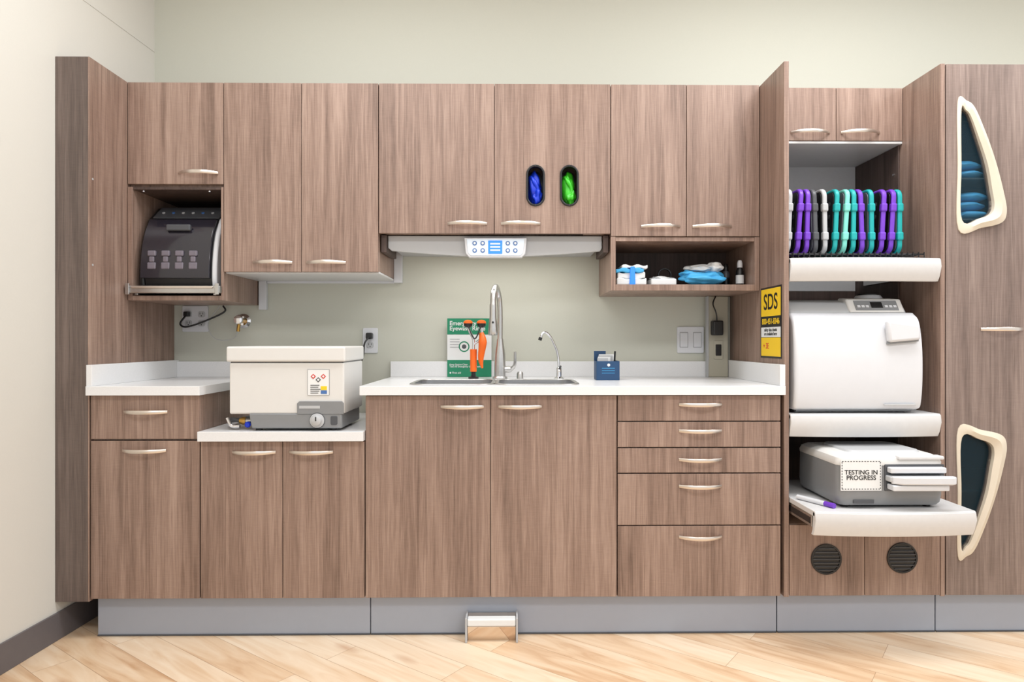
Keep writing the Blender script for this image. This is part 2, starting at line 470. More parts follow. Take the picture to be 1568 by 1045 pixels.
# ------------------------------------------------------------------ base cabinets
g = G('base_cabinet')
box(g, 'carcass', -1.513, -1.121, 0.021, yb, 0.146, 0.880, WOOD)
door(g, -1.510, -1.121, 0.149, 0.717, 0, (-1.318, 0.682))
door(g, -1.510, -1.121, 0.722, 0.880, 0, (-1.313, 0.821), 'drawer_front')
g = G('base_cabinet')
box(g, 'carcass', -1.119, -0.531, 0.021, yb, 0.146, 0.716, WOOD)
door(g, -1.119, -0.825, 0.149, 0.714, 0, (-0.927, 0.676))
door(g, -0.825, -0.531, 0.149, 0.714, 0, (-0.722, 0.676))
g = G('sink_base_cabinet')
box(g, 'carcass', -0.529, 0.378, 0.021, yb, 0.146, 0.70, WOOD)
box(g, 'carcass_side_left', -0.529, -0.510, 0.021, yb, 0.70, 0.880, WOOD)
box(g, 'carcass_side_right', 0.359, 0.378, 0.021, yb, 0.70, 0.880, WOOD)
door(g, -0.529, -0.079, 0.149, 0.878, 0, (-0.180, 0.838))
door(g, -0.079, 0.378, 0.149, 0.878, 0, (0.028, 0.838))
g = G('drawer_cabinet')
box(g, 'carcass', 0.380, 0.975, 0.021, yb, 0.146, 0.880, WOOD)
for (z0, z1, hz) in ((0.785, 0.878, 0.845), (0.690, 0.783, 0.750), (0.597, 0.688, 0.646), (0.408, 0.595, 0.550), (0.149, 0.406, 0.366)):
    door(g, 0.380, 0.973, z0, z1, 0, (0.680, hz), 'drawer_front')

# countertops
cz0, cz1 = 0.881, 0.914
g = G('countertop')
xa, xb = -0.545, 0.982
d = box(g, 'slab', xa, xb, -0.024, yb, cz0, cz1, QUARTZ, 0)
cA = prism(None, 'c', rr(-0.224, 0.185, 0.300, 0.31, 0.06, 8), 'z', 0.8, 1.0, None, 0)
cB = prism(None, 'c', rr(0.092, 0.185, 0.300, 0.31, 0.06, 8), 'z', 0.8, 1.0, None, 0)
cut(d, [cA, cB], 0.002)
box(g, 'backsplash', -0.545, 0.962, yb-0.02, yb, cz1, 0.984, QUARTZ)
box(g, 'side_splash', 0.962, 0.982, -0.020, yb, cz1, 0.990, QUARTZ)
g = G('countertop')
box(g, 'slab', -1.514, -1.112, -0.024, yb, cz0, cz1, QUARTZ)
box(g, 'backsplash', -1.494, -1.112, yb-0.02, yb, cz1, 0.984, QUARTZ)
box(g, 'side_splash', -1.514, -1.494, -0.020, yb, cz1, 0.990, QUARTZ)
g = G('countertop')
box(g, 'slab', -1.119, -0.531, -0.026, yb, 0.717, 0.752, QUARTZ)

# sink
g = G('double_bowl_sink')
for cx in (-0.224, 0.092):
    L_ = [(rr(cx, 0.185, 0.330, 0.34, 0.07, 8), 0.8795), (rr(cx, 0.185, 0.300, 0.31, 0.06, 8), 0.8795),
          (rr(cx, 0.185, 0.294, 0.304, 0.06, 8), 0.74), (rr(cx, 0.185, 0.25, 0.26, 0.05, 8), 0.722), (rr(cx, 0.185, 0.06, 0.06, 0.03, 8), 0.718)]
    v = []; f = []; n = len(L_[0][0])
    for (lp, z) in L_: v += [(p[0], p[1], z) for p in lp]
    for k in range(len(L_)-1):
        for i in range(n):
            j = (i+1) % n; f.append((k*n+i, k*n+j, (k+1)*n+j, (k+1)*n+i))
    f.append(tuple(range((len(L_)-1)*n, len(L_)*n)))
    mk(g, 'bowl', v, f, SINKS, 0, True)
    ring(g, 'rim', rr(cx, 0.185, 0.316, 0.336, 0.066, 8), rr(cx, 0.185, 0.288, 0.298, 0.055, 8), 'z', 0.9135, 0.9185, STEEL, 0.0015)
    ring(g, 'bowl_lip', rr(cx, 0.185, 0.2995, 0.3095, 0.0600, 8), rr(cx, 0.185, 0.290, 0.300, 0.055, 8), 'z', 0.878, 0.914, SINKS, 0)
    lathe(g, 'drain', [(0.04, 0), (0.04, 0.003), (0.03, 0.004)], (cx, 0.185, 0.717), (0, 0, 1), CHROME)

# faucet
g = G('pull_down_faucet')
fx, fy = -0.052, 0.43
lathe(g, 'flange', [(0.032, 0), (0.032, 0.006), (0.027, 0.012)], (fx, fy, cz1), (0, 0, 1), STEEL)
lathe(g, 'body', [(0.024, 0), (0.024, 0.05), (0.022, 0.10), (0.017, 0.13), (0.0135, 0.16)], (fx, fy, cz1+0.01), (0, 0, 1), STEEL)
tube(g, 'gooseneck', [(fx, fy, 1.06), (fx, fy, 1.20), (fx-0.005, fy-0.01, 1.265), (fx-0.015, fy-0.06, 1.300), (fx-0.024, fy-0.115, 1.275), (fx-0.026, fy-0.13, 1.22)], 0.0115, STEEL, 16)
lathe(g, 'spray_head', [(0.0125, 0), (0.0140, 0.01), (0.0140, 0.05), (0.019, 0.10), (0.020, 0.12), (0.017, 0.127)], (fx-0.026, fy-0.13, 1.225), (0, 0, -1), STEEL)
lathe(g, 'spray_button', [(0.0045, 0), (0.0045, 0.004)], (fx-0.026, fy-0.146, 1.15), (0, -1, 0), BLACK, 12)
lathe(g, 'lever_hub', [(0.013, 0), (0.014, 0.02), (0.012, 0.03)], (fx+0.018, fy, 0.955), (1, 0, 0), STEEL)
tube(g, 'lever', [(fx+0.044, fy, 0.953), (fx+0.062, fy-0.02, 0.975), (fx+0.064, fy-0.03, 1.03)], [0.009, 0.007, 0.005], STEEL, 12)
lathe(g, 'air_gap', [(0.014, 0), (0.014, 0.022), (0.010, 0.03)], (fx+0.085, fy+0.02, cz1), (0, 0, 1), STEEL)

g = G('filtered_water_faucet')
qx, qy = 0.198, 0.43
lathe(g, 'flange', [(0.022, 0), (0.022, 0.004), (0.012, 0.010), (0.011, 0.045), (0.007, 0.05)], (qx, qy, cz1), (0, 0, 1), CHROME)
tube(g, 'gooseneck', [(qx, qy, 0.955), (qx-0.006, qy, 1.02), (qx-0.03, qy-0.01, 1.08), (qx-0.052, qy-0.02, 1.108), (qx-0.070, qy-0.03, 1.108), (qx-0.080, qy-0.035, 1.085)], 0.0052, CHROME, 12)
tube(g, 'tip', [(qx-0.079, qy-0.035, 1.090), (qx-0.083, qy-0.036, 1.078)], 0.0075, BLACK, 12)
tube(g, 'lever', [(qx, qy, 0.953), (qx+0.004, qy-0.03, 0.968)], 0.005, BLACK, 10)

# ------------------------------------------------------------------ toe kicks & foot pedal
for (a, b) in ((-1.508, -0.520), (-0.517, 0.972), (0.976, 1.560), (1.564, 2.19)):
    g = G('toe_kick')
    box(g, 'board', a, b, 0.04, 0.055, 0.004, 0.146, KICK)
    box(g, 'bottom_gasket', a, b, 0.036, 0.040, 0.0, 0.006, DGREY)
g = G('foot_pedal')
prism(g, 'shell', [(0.0345, 0.0), (-0.012, 0.0), (-0.030, 0.055), (-0.012, 0.075), (0.0345, 0.082)], 'x', -0.160, 0.012, MIRROR, 0.001, False)
box(g, 'cheek_left', -0.168, -0.1605, -0.036, 0.0355, 0.0, 0.088, LGREY, 0.002)
box(g, 'cheek_right', 0.0125, 0.020, -0.036, 0.0355, 0.0, 0.088, LGREY, 0.002)
box(g, 'top_pad', -0.160, 0.012, -0.034, 0.0, 0.058, 0.084, PAPER, 0.004)

# ------------------------------------------------------------------ sterilisation tower
g = G('equipment_tower')
box(g, 'side_left', 0.985, 1.003, 0.0, yb, 0.146, 2.091, WOOD)
box(g, 'side_right', 1.557, 1.573, 0.0, yb, 0.146, 2.085, WOOD)
box(g, 'top_carcass', 1.004, 1.556, YU+0.021, yb, 1.872, 2.085, WOOD)
box(g, 'top_underside', 1.004, 1.556, YU+0.002, yb, 1.862, 1.8715, SHELF)
door(g, 1.004, 1.290, 1.872, 2.085, YU, (1.185, 1.905))
door(g, 1.290, 1.556, 1.872, 2.085, YU, (1.385, 1.905))
box(g, 'back_upper', 1.004, 1.556, yb-0.012, yb, 1.30, 1.862, SHELF)
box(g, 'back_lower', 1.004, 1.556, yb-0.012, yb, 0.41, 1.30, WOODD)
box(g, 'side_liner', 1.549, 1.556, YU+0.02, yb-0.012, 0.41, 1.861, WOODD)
box(g, 'bottom_carcass', 1.004, 1.556, 0.021, yb, 0.146, 0.408, WOOD)
for (a, b, vx, vz) in ((1.004, 1.279, 1.138, 0.283), (1.279, 1.556, 1.415, 0.287)):
    door(g, a, b, 0.149, 0.408, 0)
    ring(g, 'vent_ring', circ(vx, vz, 0.056), circ(vx, vz, 0.049), 'y', -0.005, -0.0002, BLACK, 0.001)
    prism(g, 'vent_recess', circ(vx, vz, 0.050), 'y', -0.0015, -0.0003, BLACK, 0)
    for i in range(7):
        zz = vz-0.039+i*0.013; hw = math.sqrt(max(0, 0.049**2-(zz-vz)**2))
        box(g, 'vent_louvre', vx-hw, vx+hw, -0.006, -0.001, zz-0.0012, zz+0.0015, DGREY, 0.0006)
for z in (0.95, 1.15, 1.55, 1.75):
    lathe(g, 'shelf_pin', [(0.004, 0), (0.004, 0.004)], (1.549, YU+0.05, z), (-1, 0, 0), CHROME, 12)

def tray_shelf(name, x0, x1, yf, ztop, depth):
    s = G(name); n = 16
    cx = (x0+x1)/2; hw = (x1-x0)/2
    def front(b, dy):
        return [(cx+hw*t, yf+dy-b*(1-t*t)) for t in [-1+2*i/n for i in range(n+1)]]
    fr = front(0.022, 0)
    prism(s, 'top_slab', fr+[(x1, yf+depth), (x0, yf+depth)], 'z', ztop-0.020, ztop, SHELF, 0.003)
    levels = [(-0.002, ztop-0.004), (-0.007, ztop-0.03), (0.004, ztop-0.065), (0.014, ztop-0.084)]
    v = []; f = []
    m_ = n+1
    for (dy, z) in levels:
        v += [(p[0], p[1], z) for p in front(0.022, dy)]
    for (dy, z) in reversed(levels):
        v += [(p[0], p[1], z) for p in front(0.022, max(dy, 0)+0.016)]
    R = 2*len(levels)
    for k in range(R):
        k2 = (k+1) % R
        for i in range(n): f.append((k*m_+i, k*m_+i+1, k2*m_+i+1, k2*m_+i))
    f.append(tuple(k*m_ for k in range(R))); f.append(tuple(k*m_+n for k in range(R)))
    mk(s, 'fascia', v, f, SHELF, 0.002, True)
    box(s, 'rail_left', x0+0.002, x0+0.014, yf+0.03, yf+depth, ztop-0.060, ztop-0.021, STEEL)
    box(s, 'rail_right', x1-0.014, x1-0.002, yf+0.03, yf+depth, ztop-0.060, ztop-0.021, STEEL)
    box(s, 'rail_groove', x0+0.0005, x0+0.002, yf+0.04, yf+depth-0.01, ztop-0.050, ztop-0.030, BLACK, 0)
    return s
tray_shelf('pull_out_shelf', 1.006, 1.554, -0.005, 1.376, 0.52)
tray_shelf('pull_out_shelf', 1.006, 1.554, -0.005, 0.811, 0.52)
tray_shelf('pull_out_shelf', 1.006, 1.546, -0.205, 0.508, 0.52)

# ------------------------------------------------------------------ tall cabinet right
g = G('tall_supply_cabinet')
X0 = 1.575; X1 = 2.19
up_o = [(43, 1947), (74, 1947), (102, 1920), (140, 1825), (176, 1719), (202, 1619), (214, 1548), (197, 1505), (126, 1486), (45, 1481), (43, 1714)]
up_i = [(55, 1916), (71, 1913), (88, 1890), (116, 1809), (145, 1714), (161, 1624), (169, 1571), (159, 1538), (121, 1521), (57, 1514), (55, 1714)]
def cv(L_): return [(X0+a/1000, z/1000) for a, z in L_]
lo_o = [(a, 294+(1947-z)*0.9936) for a, z in up_o]; lo_i = [(a, 294+(1947-z)*0.9936) for a, z in up_i]
def dense(L_):
    return smooth_loop([Vector(p) for p in cv(L_)], 6)
UO, UI, LO, LI = dense(up_o), dense(up_i), dense(lo_o), dense(lo_i)
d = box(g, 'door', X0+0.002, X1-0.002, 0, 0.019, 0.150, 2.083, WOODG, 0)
cA = prism(None, 'c', UI, 'y', -0.05, 0.05, None, 0); cB = prism(None, 'c', LI, 'y', -0.05, 0.05, None, 0)
cut(d, [cA, cB], 0.0008)
box(g, 'side_left', X0, X0+0.018, 0.021, yb, 0.146, 2.085, WOOD)
box(g, 'side_right', X1-0.018, X1, 0.021, yb, 0.146, 2.085, WOOD)
box(g, 'top', X0+0.018, X1-0.018, 0.021, yb, 2.067, 2.085, WOOD)
box(g, 'bottom', X0+0.018, X1-0.018, 0.021, yb, 0.146, 0.20, WOOD)
box(g, 'back', X0+0.018, X1-0.018, yb-0.012, yb, 0.20, 2.067, TEALIN)
for z in (0.50, 0.80, 1.12, 1.51, 1.66, 1.80):
    box(g, 'shelf', X0+0.018, X1-0.018, 0.15, yb-0.012, z-0.01, z, TEALIN)
handle(g, 1.780, 1.118, 0)
for nm, o_, i_ in (('upper', UO, UI), ('lower', LO, LI)):
    n = len(o_); v = []; f = []
    mids = [((a[0]*0.5+b[0]*0.5), (a[1]*0.5+b[1]*0.5)) for a, b in zip(o_, i_)]
    def ht(p): return -0.006-0.018*min(1, max(0, (p[0]-X0-0.045)/0.10))
    rows = [(o_, 0.0, 0), (o_, 0.6, 0), (mids, 1.0, 0), (i_, 0.6, 0), (i_, 0.0, 0.015)]
    for (lp, s_, ex) in rows:
        v += [(p[0], ht(p)*s_+ex - (0.0003 if ex == 0 else 0), p[1]) for p in lp]
    R = len(rows)
    for k in range(R-1):
        for i in range(n):
            j = (i+1) % n; f.append((k*n+i, k*n+j, (k+1)*n+j, (k+1)*n+i))
    mk(g, 'grip_frame_'+nm, v, f, CREAM, 0, True)
    prism(g, 'window_pane_'+nm, i_, 'y', 0.010, 0.013, TEALG, 0)
for (zb_, cnt, px) in ((1.525, 3, 1.700), (1.675, 2, 1.690)):
    box(g, 'basket_floor', X0+0.02, X1-0.02, 0.022, 0.15, zb_-0.006, zb_, TEALIN, 0)
    for i in range(cnt):
        blob(g, 'wrapped_pack', (px+0.010*math.sin(i*3+zb_*9), 0.084, zb_+0.018+i*0.034), (0.070, 0.060, 0.018), LBLUE, 0.16, 1.4, 3, i+int(zb_*10))

# ------------------------------------------------------------------ instrument cassettes
zb = 1.376
g = G('wire_rack')
for y in (0.06, 0.18, 0.30):
    tube(g, 'rail', [(1.02, y, zb+0.022), (1.53, y, zb+0.022)], 0.003, BLACK, 8, False)
    tube(g, 'foot_rail', [(1.02, y, zb+0.0035), (1.53, y, zb+0.0035)], 0.003, BLACK, 8, False)
for i in range(26):
    x = 1.02+i*0.0204
    tube(g, 'wire', [(x, 0.055, zb+0.003), (x, 0.055, zb+0.030), (x, 0.058, zb+0.024), (x, 0.31, zb+0.024), (x, 0.315, zb+0.004)], 0.0019, BLACK, 6, False)
cols = [LGREY, PURPLE, PURPLE, DGREY, LGREY, TEAL, AQUA, TEAL, PURPLE, TEAL, PURPLE, PURPLE, TEAL]
g = G('instrument_cassettes')
for i, cm in enumerate(cols):
    x = 1.036+i*0.0352
    hz = 0.248; yc, zc = 0.185, zb+0.0275+hz/2
    lean = 0.012*math.sin(i*1.3+0.4)+0.004
    o = rr(yc, zc, 0.20, hz, 0.034, 7); inn = rr(yc, zc, 0.176, hz-0.024, 0.024, 7)
    ob = [ring(g, 'cassette_frame', o, inn, 'x', x-0.0085, x+0.0085, cm, 0.004),
          prism(g, 'cassette_panel', inn, 'x', x-0.0110, x-0.007, BLACK if i % 3 else CASS, 0.001),
          prism(g, 'cassette_panel', inn, 'x', x+0.007, x+0.0110, CASS, 0.001)]
    for dz in (-0.058, 0.050):
        ob.append(box(g, 'silicone_latch', x-0.0115, x+0.0115, yc-0.105, yc-0.082, zc+dz-0.016, zc+dz+0.016, cm, 0.006, 3))
    for q in range(4):
        ob.append(prism(g, 'slot', rr(yc, zc-0.075+q*0.048, 0.13, 0.016, 0.007, 4), 'x', x-0.0116, x-0.0110, DGREY if i % 3 else BLACK, 0))
    for q in ob:
        for vtx in q.data.vertices: vtx.co.x += lean*(vtx.co.z-zb-0.026)/0.24

# ------------------------------------------------------------------ autoclave
g = G('autoclave')
ax0, ax1 = 1.020, 1.487; z0 = 0.8115
prof = open_spline([(0.02, z0+0.012), (-0.002, z0+0.03), (-0.014, z0+0.12), (-0.012, z0+0.24), (0.008, z0+0.335), (0.045, z0+0.368)], 6)
prof = [(p[0], p[1]) for p in prof]
prism(g, 'door_shell', prof+[(0.12, z0+0.368), (0.12, z0+0.012)], 'x', ax0, ax1, WHITE, 0.016, True, 4)
prism(g, 'body', [(0.122, z0+0.012), (0.055, z0+0.371), (0.085, z0+0.405), (0.15, z0+0.420), (0.52, z0+0.420), (0.52, z0+0.012)], 'x', ax0+0.004, ax1-0.02, LGREY, 0.012, True, 3)
prism(g, 'control_fascia', [(0.048, z0+0.369), (0.083, z0+0.421), (0.15, z0+0.428), (0.15, z0+0.369)], 'x', 1.25, ax1-0.03, WARMW, 0.006)
sl = Vector((0.035, 0.052)).normalized()
def slope(a, b, x0, x1, nm, m, off=0.001):
    nx, nz = -sl.y, sl.x
    p = [(0.048+sl.x*t+nx*e, z0+0.369+sl.y*t+nz*e) for t, e in ((a, -0.001), (b, -0.001), (b, off+0.001), (a, off+0.001))]
    prism(g, nm, p, 'x', x0, x1, m, 0.0003, False)
slope(0.010, 0.054, 1.275, 1.435, 'control_panel', GREY)
slope(0.020, 0.046, 1.335, 1.378, 'display', BLACK, 0.0025)
for i in range(3):
    slope(0.022, 0.032, 1.283+i*0.016, 1.294+i*0.016, 'button', WHITE, 0.003)
    slope(0.022, 0.032, 1.386+i*0.016, 1.397+i*0.016, 'button', WHITE, 0.003)
prism(g, 'door_handle', [(1.345, z0+0.338), (1.464, z0+0.322), (1.466, z0+0.268), (1.352, z0+0.258)], 'y', -0.034, -0.006, WHITE, 0.009, True, 3)
prism(g, 'handle_under_gap', [(1.352, z0+0.259), (1.464, z0+0.269), (1.464, z0+0.262), (1.352, z0+0.251)], 'y', -0.022, -0.008, GREY, 0.001)
box(g, 'nameplate', 1.345, 1.46, -0.0135, -0.006, z0+0.030, z0+0.036, LGREY, 0.001)
box(g, 'lower_plinth', ax0+0.02, ax1-0.02, 0.03, 0.50, z0+0.004, z0+0.013, GREY)
for x in (1.05, 1.44):
    for y in (0.06, 0.46): lathe(g, 'foot', [(0.018, 0), (0.018, 0.014)], (x, y, z0-0.0005), (0, 0, 1), BLACK)
lathe(g, 'water_fill_cap', [(0.052, 0), (0.052, 0.008), (0.044, 0.020), (0.02, 0.024)], (1.385, 0.18, z0+0.420), (0, 0, 1), WHITE)
ring(g, 'cap_grip', circ(1.385, 0.18, 0.042), circ(1.385, 0.18, 0.030), 'z', z0+0.432, z0+0.446, BLACK, 0.002)
tube(g, 'power_cord', [(1.09, 0.52, 1.22), (1.12, 0.56, 1.26), (1.2, 0.585, 1.25), (1.3, 0.58, 1.2)], 0.004, BLACK, 8)

# ------------------------------------------------------------------ cassette steriliser
g = G('cassette_sterilizer')
sx0, sx1, sy0, sy1, z0 = 1.098, 1.462, -0.175, 0.16, 0.5085
def plan(i): return rr((sx0+sx1)/2, (sy0+sy1)/2, sx1-sx0-2*i, sy1-sy0-2*i, 0.03-i*0.5, 6)
loft(g, 'lower_shell', [(plan(0.012), z0+0.010), (plan(0.004), z0+0.020), (plan(0.0), z0+0.045), (plan(0.002), z0+0.145)], GREY)
loft(g, 'lid', [(plan(0.001), z0+0.1455), (plan(0.0), z0+0.155), (plan(0.006), z0+0.170), (plan(0.025), z0+0.180), (plan(0.035), z0+0.181)], WARMW)
loft(g, 'lid_crown', [(rr(1.29, -0.01, 0.26, 0.22, 0.03), z0+0.181), (rr(1.29, -0.01, 0.25, 0.21, 0.03), z0+0.188)], LGREY)
for x in (sx0+0.04, sx1-0.04):
    for y in (sy0+0.04, sy1-0.04): lathe(g, 'foot', [(0.012, 0), (0.014, 0.012)], (x, y, z0), (0, 0, 1), BLACK)
box(g, 'base_slot', 1.15, 1.22, sy0-0.001, sy0+0.006, z0+0.018, z0+0.030, DGREY, 0.001)
box(g, 'front_recess', 1.255, 1.458, sy0-0.003, sy0+0.004, z0+0.060, z0+0.150, DGREY, 0.003)
for i in range(3):
    zz = z0+0.068+i*0.028
    box(g, 'cassette_tray', 1.262-(0.006 if i == 1 else 0), 1.450, sy0-0.028-0.008*(2-i), sy0-0.002, zz, zz+0.019, (WHITE, LGREY, WHITE)[i], 0.004, 3)
prism(g, 'cassette_handle', [(1.262, sy0-0.034), (1.290, sy0-0.052), (1.455, sy0-0.056), (1.472, sy0-0.046), (1.472, sy0-0.026), (1.262, sy0-0.026)], 'z', z0+0.090, z0+0.116, WHITE, 0.006)
box(g, 'lid_latch', 1.300, 1.455, sy0-0.008, sy0+0.03, z0+0.166, z0+0.178, SHELF, 0.004)
box(g, 'notice_card', 1.106, 1.244, sy0-0.0025, sy0-0.0005, z0+0.062, z0+0.166, PAPER, 0)
text(g, 'notice_text', 'TESTING IN\nPROGRESS', (1.175, sy0-0.003, z0+0.114), 0.0215, BLACK)
for i in range(14):
    for zz in (z0+0.066, z0+0.159):
        box(g, 'notice_border', 1.110+i*0.0095, 1.115+i*0.0095, sy0-0.003, sy0-0.0025, zz, zz+0.0025, BLACK, 0)
for i in range(10):
    for xx in (1.109, 1.239):
        box(g, 'notice_border', xx, xx+0.0025, sy0-0.003, sy0-0.0025, z0+0.068+i*0.0095, z0+0.073+i*0.0095, BLACK, 0)
g = G('marker_pen')
tube(g, 'barrel', [(1.022, -0.03, 0.517), (1.072, -0.135, 0.517)], 0.0085, WHITE, 14, False)
tube(g, 'cap', [(1.072, -0.135, 0.517), (1.088, -0.170, 0.517)], 0.0088, PURPLE, 14, False)

# ------------------------------------------------------------------ handpiece unit in niche
g = G('handpiece_cleaner')
z0 = 1.2825
P = open_spline([(0.262, z0+0.004), (0.255, z0+0.05), (0.262, z0+0.13), (0.285, z0+0.215), (0.325, z0+0.285)], 6)
P = [(p[0], p[1]) for p in P]
back = [(0.40, z0+0.345), (0.575, z0+0.345), (0.575, z0+0.004)]
hx0, hx1 = -1.478, -1.172
prism(g, 'core', [(a+0.006, b) for a, b in P]+back, 'x', hx0+0.02, hx1-0.02, BLACK, 0.003)
prism(g, 'cheek_left', P+back, 'x', hx0, hx0+0.020, BLACK, 0.006)
prism(g, 'cheek_right', P+back, 'x', hx1-0.020, hx1, WHITE, 0.006)
sm = [(a-0.012, b) for a, b in P[5:]]
prism(g, 'smoked_lid', sm+[(a+0.006, b) for a, b in reversed(P[5:])], 'x', hx0+0.012, hx1-0.024, GLOSSB, 0.002)
prism(g, 'control_strip', [(0.318, z0+0.290), (0.392, z0+0.347), (0.40, z0+0.344), (0.33, z0+0.287)], 'x', hx0+0.022, hx1-0.022, DGREY, 0.001)
for i in range(6):
    x = hx0+0.05+i*0.040
    lathe(g, 'button', [(0.006, 0), (0.006, 0.003)], (x, 0.352, z0+0.3165), (0, -0.6, 0.8), BTNB if i in (1, 4) else LGREY, 12)
box(g, 'lid_pull', hx0+0.10, hx1-0.11, 0.268, 0.285, z0+0.232, z0+0.258, DGREY, 0.005)
for i in range(4):
    x = hx0+0.056+i*0.054
    box(g, 'nozzle_block', x-0.016, x+0.016, 0.2425, 0.256, z0+0.128, z0+0.150, SMOKED, 0.004)
    box(g, 'nozzle_waist', x-0.010, x+0.010, 0.2425, 0.254, z0+0.104, z0+0.127, SMOKED, 0.004)
    box(g, 'nozzle_foot', x-0.017, x+0.017, 0.2420, 0.254, z0+0.076, z0+0.103, SMOKED, 0.004)

# ------------------------------------------------------------------ ultrasonic cleaner
g = G('ultrasonic_cleaner')
z0 = 0.7525; ux0, ux1, uy0, uy1 = -1.020, -0.605, 0.0, 0.30
prism(g, 'base', [(-0.935, z0+0.008), (-0.612, z0+0.008), (-0.612, z0+0.062), (-0.945, z0+0.062)], 'y', uy0-0.004, uy1-0.02, GREY, 0.005)
box(g, 'tank_housing', ux0+0.004, ux1, uy0, uy1, z0+0.060, z0+0.245, WARMW, 0.006, 3)
box(g, 'lid', ux0-0.004, ux1+0.006, uy0-0.010, uy1, z0+0.248, z0+0.303, WARMW, 0.007, 3)
box(g, 'lid_seam', ux0+0.008, ux1-0.004, uy0+0.004, uy1-0.004, z0+0.243, z0+0.250, DGREY, 0)
prism(g, 'control_plate', [(-0.772, z0+0.060), (-0.772, z0+0.098), (-0.764, z0+0.106), (-0.612, z0+0.106), (-0.606, z0+0.098), (-0.606, z0+0.060)], 'y', uy0-0.006, uy0+0.001, GREY, 0.001)
box(g, 'plate_lettering', -0.764, -0.690, uy0-0.0068, uy0-0.006, z0+0.080, z0+0.090, LGREY, 0)
lathe(g, 'dial', [(0.026, 0), (0.026, 0.004), (0.019, 0.006), (0.017, 0.018), (0.014, 0.020)], (-0.700, uy0-0.0045, z0+0.037), (0, -1, 0), LGREY)
ring(g, 'dial_ring', circ(-0.700, z0+0.037, 0.028), circ(-0.700, z0+0.037, 0.0245), 'y', uy0-0.006, uy0-0.0035, DGREY, 0)
box(g, 'dial_pointer', -0.702, -0.698, uy0-0.0255, uy0-0.0235, z0+0.037, z0+0.052, BLACK, 0)
prism(g, 'indicator', rr(-0.640, z0+0.037, 0.024, 0.032, 0.005), 'y', uy0-0.006, uy0-0.003, DGREY, 0.001)
box(g, 'label', -0.735, -0.658, uy0-0.0018, uy0-0.0002, z0+0.128, z0+0.220, PAPER, 0)
ring(g, 'label_border', [(-0.7355, z0+0.1275), (-0.6575, z0+0.1275), (-0.6575, z0+0.2205), (-0.7355, z0+0.2205)], [(-0.7345, z0+0.1285), (-0.6585, z0+0.1285), (-0.6585, z0+0.2195), (-0.7345, z0+0.2195)], 'y', uy0-0.0022, uy0-0.0002, GREY, 0, False)
for i, mm in enumerate((RED, DGREY, RED)):
    prism(g, 'label_pictogram', circ(-0.697+(-0.018, 0.0, 0.018)[i], z0+0.195-(i % 2)*0.012, 0.0095, 4), 'y', uy0-0.0026, uy0-0.0018, mm, 0)
    prism(g, 'label_pictogram_centre', circ(-0.697+(-0.018, 0.0, 0.018)[i], z0+0.195-(i % 2)*0.012, 0.0050, 4), 'y', uy0-0.0030, uy0-0.0026, PAPER, 0)
for i in range(5):
    box(g, 'label_line', -0.725, -0.697+0.004*(i % 3), uy0-0.0026, uy0-0.0018, z0+0.134+i*0.007, z0+0.1365+i*0.007, DGREY, 0)
box(g, 'label_patch', -0.688, -0.666, uy0-0.0026, uy0-0.0018, z0+0.146, z0+0.160, YEL, 0)
box(g, 'label_patch', -0.688, -0.666, uy0-0.0026, uy0-0.0018, z0+0.132, z0+0.145, BTNB, 0)
for x in (-0.92, -0.65):
    for y in (0.03, 0.25): lathe(g, 'foot', [(0.012, 0), (0.012, 0.010)], (x, y, z0-0.0005), (0, 0, 1), BLACK)
tube(g, 'drain_pipe', [(-0.935, 0.05, z0+0.030), (-0.985, 0.05, z0+0.030)], 0.010, STEEL, 12, False)
lathe(g, 'drain_valve', [(0.013, 0), (0.015, 0.01), (0.011, 0.022)], (-0.975, 0.05, z0+0.030), (-1, 0, 0), BRASS)
lathe(g, 'valve_knob', [(0.009, 0), (0.011, 0.01), (0.007, 0.014)], (-0.962, 0.040, z0+0.018), (0, -1, 0), BLUE)
tube(g, 'drain_hose', [(-0.99, 0.05, z0+0.030), (-1.03, 0.06, z0+0.034), (-1.06, 0.12, z0+0.022), (-1.07, 0.3, z0+0.012), (-1.07, 0.5, z0+0.012)], 0.008, DGREY, 10)
tube(g, 'inlet_elbow', [(-0.99, 0.03, z0+0.012), (-1.02, 0.03, z0+0.014), (-1.04, 0.04, z0+0.040)], 0.007, CHROME, 10)

# ------------------------------------------------------------------ wall plates
def plate(name, x0, x1, z0, z1, kind, n):
    g = G(name)
    prism(g, 'plate', rr((x0+x1)/2, (z0+z1)/2, x1-x0, z1-z0, 0.006), 'y', YW-0.007, YW-0.0005, WHITE, 0.002)
    w = (x1-x0)/n
    for i in range(n):
        cx = x0+w*(i+0.5); cz = (z0+z1)/2
        if kind == 'switch':
            box(g, 'rocker', cx-0.017, cx+0.017, YW-0.011, YW-0.006, cz-0.033, cz+0.033, WHITE, 0.002)
            box(g, 'rocker_gap', cx-0.0185, cx+0.0185, YW-0.0075, YW-0.0065, cz-0.0345, cz+0.0345, GREY, 0)
        else:
            for s_ in (-1, 1):
                c = cz+s_*0.020
                prism(g, 'socket', rr(cx, c, 0.032, 0.028, 0.010), 'y', YW-0.009, YW-0.006, LGREY, 0.001)
                for q in (-0.006, 0.006): box(g, 'slot', cx+q-0.001, cx+q+0.001, YW-0.0096, YW-0.0088, c-0.001, c+0.008, BLACK, 0)
                lathe(g, 'ground', [(0.0025, 0), (0.0025, 0.0008)], (cx, YW-0.009, c-0.007), (0, -1, 0), BLACK, 10)
    return g
g = plate('electrical_outlet', -1.478, -1.362, 1.116, 1.233, 'outlet', 2)
